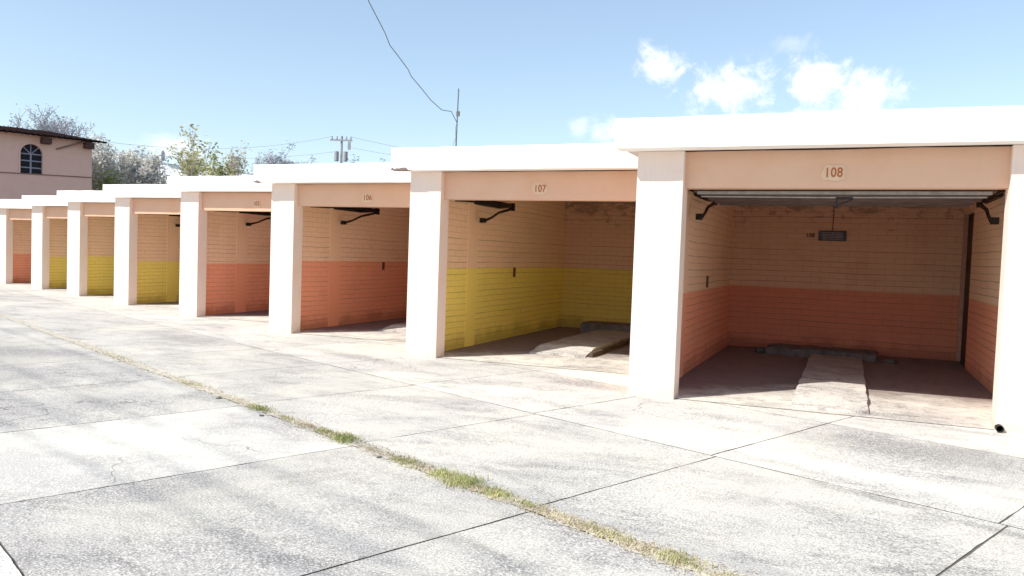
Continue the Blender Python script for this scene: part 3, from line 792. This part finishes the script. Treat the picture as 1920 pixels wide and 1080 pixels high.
# ------------------------------------------------------------------ trees
def tree(name, label, px, py_top, py_base, dist, width_px, leaf_mats, bark, seed, nleaf=2600, leaf=.13, depth=5, spread=.55, group=None, lean=0, bare=0., trunk_h=.3, flat=1.0, cat='tree'):
    rg = random.Random(seed)
    top = at(px, py_top, dist); g0 = Vector((top.x, top.y, gz(top.x)))
    H = top.z-g0.z; W = width_px/F_PX*dist*1.02
    t = empty(name, g0, 0, label, cat, group)
    tips = []; wood = MB()
    crown_c = H*(1-.5*min(1, W*.8*flat/H)); crown_r = Vector((W/2, W/2, max(.8, H-crown_c)))
    def grow(p, d, L, r, lev):
        n = 3; pts = [p.copy()]; rad = [r]
        for i in range(n):
            d = (d+Vector((rg.gauss(0,.16), rg.gauss(0,.16), rg.gauss(0,.1)+.04))).normalized()
            q = pts[-1]+d*(L/n)
            pts.append(q); rad.append(r*(1-.32*(i+1)/n))
        wood.tube(pts, [max(.02, q_) for q_ in rad], 6 if lev > 2 else 3, False)
        e = pts[-1]
        if lev <= 2: tips.append((e.copy(), d.copy()))
        if lev <= 1: tips.append((pts[1].copy(), d.copy()))
        if lev == 0: return
        kids = 3 if rg.random() < .6 else 2
        if lev >= depth-1: kids = 4
        for i in range(kids):
            a = rg.uniform(0, 6.283); nd = (d+Vector((math.cos(a), math.sin(a), rg.uniform(-.1,.35)))*spread*rg.uniform(.7,1.3)).normalized()
            grow(pts[rg.choice((2, 3, 3))], nd, L*rg.uniform(.66, .86), r*.62, lev-1)
    grow(Vector((0,0,-.1)), Vector((lean,0,1)).normalized(), H*trunk_h, max(.05, H*.018), depth)
    # fit the whole tree to its measured height and width
    zs_ = max(v[2] for v in wood.v); xs_ = sorted(abs(v[0]) + abs(v[1]) for v in wood.v)
    dv = Vector((CR.x, CR.y, 0)).normalized()
    hs = sorted(Vector(v).dot(dv) for v in wood.v); hw_ = max(abs(hs[int(len(hs)*.01)]), abs(hs[int(len(hs)*.99)]))
    kz = (H-.15)/zs_; kx = (W/2)/max(.2, hw_)
    sc_ = lambda v: (v[0]*kx, v[1]*kx, v[2]*kz)
    wood.v = [sc_(v) for v in wood.v]
    tips = [(Vector(sc_(e)), d) for e, d in tips]
    wood.build('trunk', bark, t)
    lms = leaf_mats if isinstance(leaf_mats, (list, tuple)) else [leaf_mats]
    crown = [MB() for _ in lms]
    for i in range(nleaf):
        e, d = tips[rg.randrange(len(tips))]
        if (hash((round(e.x,2), round(e.y,2), seed)) % 100)/100 < bare: continue
        s = leaf*rg.uniform(.6, 1.35)
        c = e+Vector((rg.gauss(0,1), rg.gauss(0,1), rg.gauss(0,.8)))*leaf*1.9
        if c.z > H: c.z = H-rg.random()*.2
        u = Vector((rg.gauss(0,1), rg.gauss(0,1), rg.gauss(0,.6))).normalized(); w_ = u.cross(Vector((rg.gauss(0,1), rg.gauss(0,1), rg.gauss(0,1)))).normalized()
        ci = 0 if len(lms) == 1 else (hash((round(e.x,1), round(e.z,1))) % len(lms))
        crown[ci].add([c-u*s, c+w_*s*.42, c+u*s, c-w_*s*.42], [(0,1,2,3)])
    for m_, cmb in zip(lms, crown):
        if cmb.f:
            cmb.build('crown', m_, t)
    return t
bark_p = simple('pale_bark', (.42, .37, .36), .9, 0, .3, 6)
bark_b = simple('grey_bark', (.30, .28, .31), .9, 0, .3, 6)
lf_grey = leafmat('leaf_grey', (.22, .24, .28), (.42, .43, .46), .35, .7)
lf_pale = leafmat('leaf_pale', (.55, .54, .42), (.88, .84, .74), .4, .9)
lf_pale2 = leafmat('leaf_straw', (.7, .64, .52), (.93, .9, .84), .4, .9)
lf_green = leafmat('leaf_olive', (.13, .16, .04), (.34, .36, .10), .35, .8)
lf_yel = leafmat('leaf_yellow', (.30, .30, .10), (.60, .55, .25), .35, .8)
lf_pink = leafmat('leaf_rust', (.36, .28, .22), (.58, .50, .42), .35, .8)
GT = 'trees behind the garages'
tree('bare_tree', 'grey nearly bare tree rising behind the roof of the pink house', 82, 196, 0, 66, 190, lf_grey, bark_b, 11, 9000, .085, 7, .75, GT, bare=.0, flat=1.4)
tree('pale_tree', 'pale dry bushy tree at the right edge of the pink house', 205, 246, 0, 58, 110, [lf_pale, lf_pale2, lf_grey, lf_pale], bark_p, 12, 9000, .12, 6, .65, GT, flat=1.6)
tree('pale_tree', 'pale dry leafy tree left of the satellite dish', 262, 268, 0, 60, 120, [lf_pale2, lf_pale, lf_grey], bark_p, 13, 8500, .12, 6, .65, GT, flat=1.6)
tree('young_tree', 'low green sapling in front of the pale dry trees', 208, 318, 0, 52, 34, lf_green, bark_p, 14, 1400, .12, 4, .5, GT)
tree('leafy_tree', 'yellow green leafy tree above the pale metal roof', 366, 234, 0, 56, 72, [lf_yel, lf_green, lf_yel], bark_p, 15, 1000, .15, 5, .6, GT)
tree('leafy_tree', 'small olive green tree just right of the tall yellow green tree', 405, 280, 0, 53, 42, [lf_green, lf_yel], bark_p, 16, 1500, .14, 4, .6, GT)
tree('rusty_tree', 'rust tinged thin tree between the olive tree and the bare grey tree', 448, 262, 0, 60, 58, [lf_pink, lf_yel], bark_p, 17, 1500, .11, 5, .6, GT, bare=.15)
tree('bare_tree', 'bluish grey bare tree behind the roof of garage 106', 522, 258, 0, 70, 100, lf_grey, bark_b, 18, 7000, .10, 6, .6, GT, bare=.1)
tree('distant_bush', 'low grey bush on the skyline left of the utility pole', 585, 292, 0, 85, 60, lf_grey, bark_b, 19, 1500, .15, 4, .7, GT, flat=1.4, cat='bush')
tree('distant_bush', 'low grey bush on the skyline right of the utility pole', 662, 284, 0, 85, 30, lf_grey, bark_b, 20, 1100, .15, 4, .6, GT, cat='bush')
tree('distant_bush', 'flat grey bush on the skyline touching the roof end of garage 107', 705, 295, 0, 90, 60, lf_grey, bark_b, 21, 1300, .15, 4, .7, GT, flat=1.4, cat='bush')
tree('pale_tree', 'pale dry tree behind the leafy trees', 330, 300, 0, 66, 70, [lf_pale2], bark_p, 22, 2500, .13, 5, .6, GT)

# ------------------------------------------------------------------ utility pole and lines
ud = 66.0
pt = at(641, 255, ud); gp = gz(pt.x); side = Vector((CR.x, CR.y, 0)).normalized(); ua = math.atan2(side.y, side.x)
t = empty('utility_pole', (pt.x, pt.y, gp), ua, 'utility pole with crossarm and two transformer cans on the skyline', 'utility pole')
H = pt.z-gp; upp = ud/F_PX
M['pole'] = simple('weathered_pole', (.30, .29, .31), .8, 0, .3, 4)
mb = MB(); mb.tube([(0,0,-.2),(0,0,H*.6),(0,0,H)], [.13,.115,.09], 10); mb.build('pole', M['pole'], t)
mb = MB(); za = H-8*upp; mb.box(-20*upp, 20*upp, -.17, -.12, za-.07, za+.06); mb.build('crossarm', M['pole'], t)
for x in (-17, -8, 9, 17):
    mb = MB(); mb.tube([(x*upp,-.14,za+.06),(x*upp,-.14,za+.14),(x*upp,-.14,za+.20),(x*upp,-.14,za+.30)], [.03,.09,.05,.07], 8); mb.build('insulator', M['wire_far'], t)
for x in (-8.5, 7.5):
    mb = MB(); zt0 = H-46*upp; mb.tube([(x*upp,-.05,zt0),(x*upp,-.05,zt0+.02),(x*upp,-.05,zt0+.78),(x*upp,-.05,zt0+.82)], [.15,.19,.19,.13], 12); mb.build('transformer', M['pole'], t)
mb = MB(); mb.box(12*upp, 17*upp, -.25, -.1, za-.75, za-.1); mb.build('fuse_cutout', M['pole'], t, .02)
def line(p0, p1, sag, r, label, n=14):
    mb = MB(); pts = []
    for i in range(n+1):
        u = i/n; p = p0.lerp(p1, u); p.z -= sag*4*u*(1-u); pts.append(p)
    mb.tube(pts, r, 4)
    tag(mb.build('power_line', M['wire_far']), label, 'power line', 'power lines on the skyline')
c_ = lambda x, dz=.3: Vector((pt.x, pt.y, gp+za+dz))+side*(x*upp)
line(c_(-17), at(100, 250, 60), 1.0, .013, 'upper power line from the pole to the pink house')
line(c_(-8, -.9), at(100, 268, 62), .8, .012, 'lower power line from the pole toward the pink house')
line(c_(17), at(1000, 318, 75), .2, .013, 'upper power line running right from the pole behind garage 107')
line(c_(9, -.5), at(1000, 326, 75), .2, .012, 'lower power line running right from the pole behind garage 107')

# ------------------------------------------------------------------ light
SUN = Vector((-1.64, -2.03, 2.40)).normalized()
sl = bpy.data.lights.new('sun', 'SUN'); so = bpy.data.objects.new('sun', sl); COL.objects.link(so)
sl.energy = 5.0; sl.angle = R(.53); sl.color = (1, .955, .88)
so.rotation_euler = SUN.to_track_quat('Z', 'Y').to_euler()
w = bpy.data.worlds.new('World'); scene.world = w; w.use_nodes = True
nt = w.node_tree; nt.nodes.clear(); g = NT(nt)
out = g.n('ShaderNodeOutputWorld'); bg = g.n('ShaderNodeBackground'); g.l(bg.outputs[0], out.inputs[0])
sky = g.n('ShaderNodeTexSky'); sky.sky_type = 'NISHITA'; sky.sun_disc = False
sky.sun_elevation = math.asin(SUN.z); sky.sun_rotation = math.atan2(SUN.x, SUN.y)
sky.air_density = 1.0; sky.dust_density = .6; sky.ozone_density = 1.5
dirv = g.coord('Generated')
col = g.mix(1.0, sky.outputs[0], (1.11, 1.17, 1.18), 'MULTIPLY')
col = g.mix(.07, col, (6.4, 6.6, 6.9))
nz = g.noise(dirv, 13, 8, .68, .5); nz2 = g.noise(dirv, 40, 6, .65, .3)
dens = None
for (px, py, rx, ry, amt) in [(1235,125,60,40,.95), (1368,178,96,56,1), (1532,150,66,44,1), (1640,182,88,54,1), (1480,222,150,20,.5),
                              (1490,80,46,20,.22), (1150,245,60,36,.6), (1090,240,24,24,.35), (330,275,70,30,.55), (60,285,150,30,.35)]:
    c = ray(px, py); r = rx/F_PX
    v = g.n('ShaderNodeVectorMath', operation='SUBTRACT'); g.l(dirv, v.inputs[0]); v.inputs[1].default_value = c
    s = g.scale(v.outputs[0], (1/r, 1/r, 1/(ry/F_PX)))
    ln_ = g.n('ShaderNodeVectorMath', operation='LENGTH'); g.l(s, ln_.inputs[0])
    e = g.math('ADD', ln_.outputs['Value'], g.math('MULTIPLY', g.math('SUBTRACT', nz, .5), 2.7))
    e = g.math('ADD', e, g.math('MULTIPLY', g.math('SUBTRACT', nz2, .5), 1.5))
    k = g.rng(e, 1.0, .0, 0, amt)
    dens = k if dens is None else g.math('MAXIMUM', dens, k)
# every other direction gets a few generic clouds so the sky is complete all round
CW = 8.6
col = g.mix(dens, col, (CW, CW*1.01, CW*1.0))
g.l(col, bg.inputs[0]); bg.inputs[1].default_value = .125

# ------------------------------------------------------------------ render settings
scene.view_settings.view_transform = 'Standard'; scene.view_settings.look = 'None'
scene.view_settings.exposure = 0; scene.view_settings.gamma = 1.22
scene.render.engine = 'CYCLES'
scene.cycles.film_exposure = 1.35
scene.cycles.max_bounces = 10; scene.cycles.diffuse_bounces = 8
scene.cycles.use_denoising = True
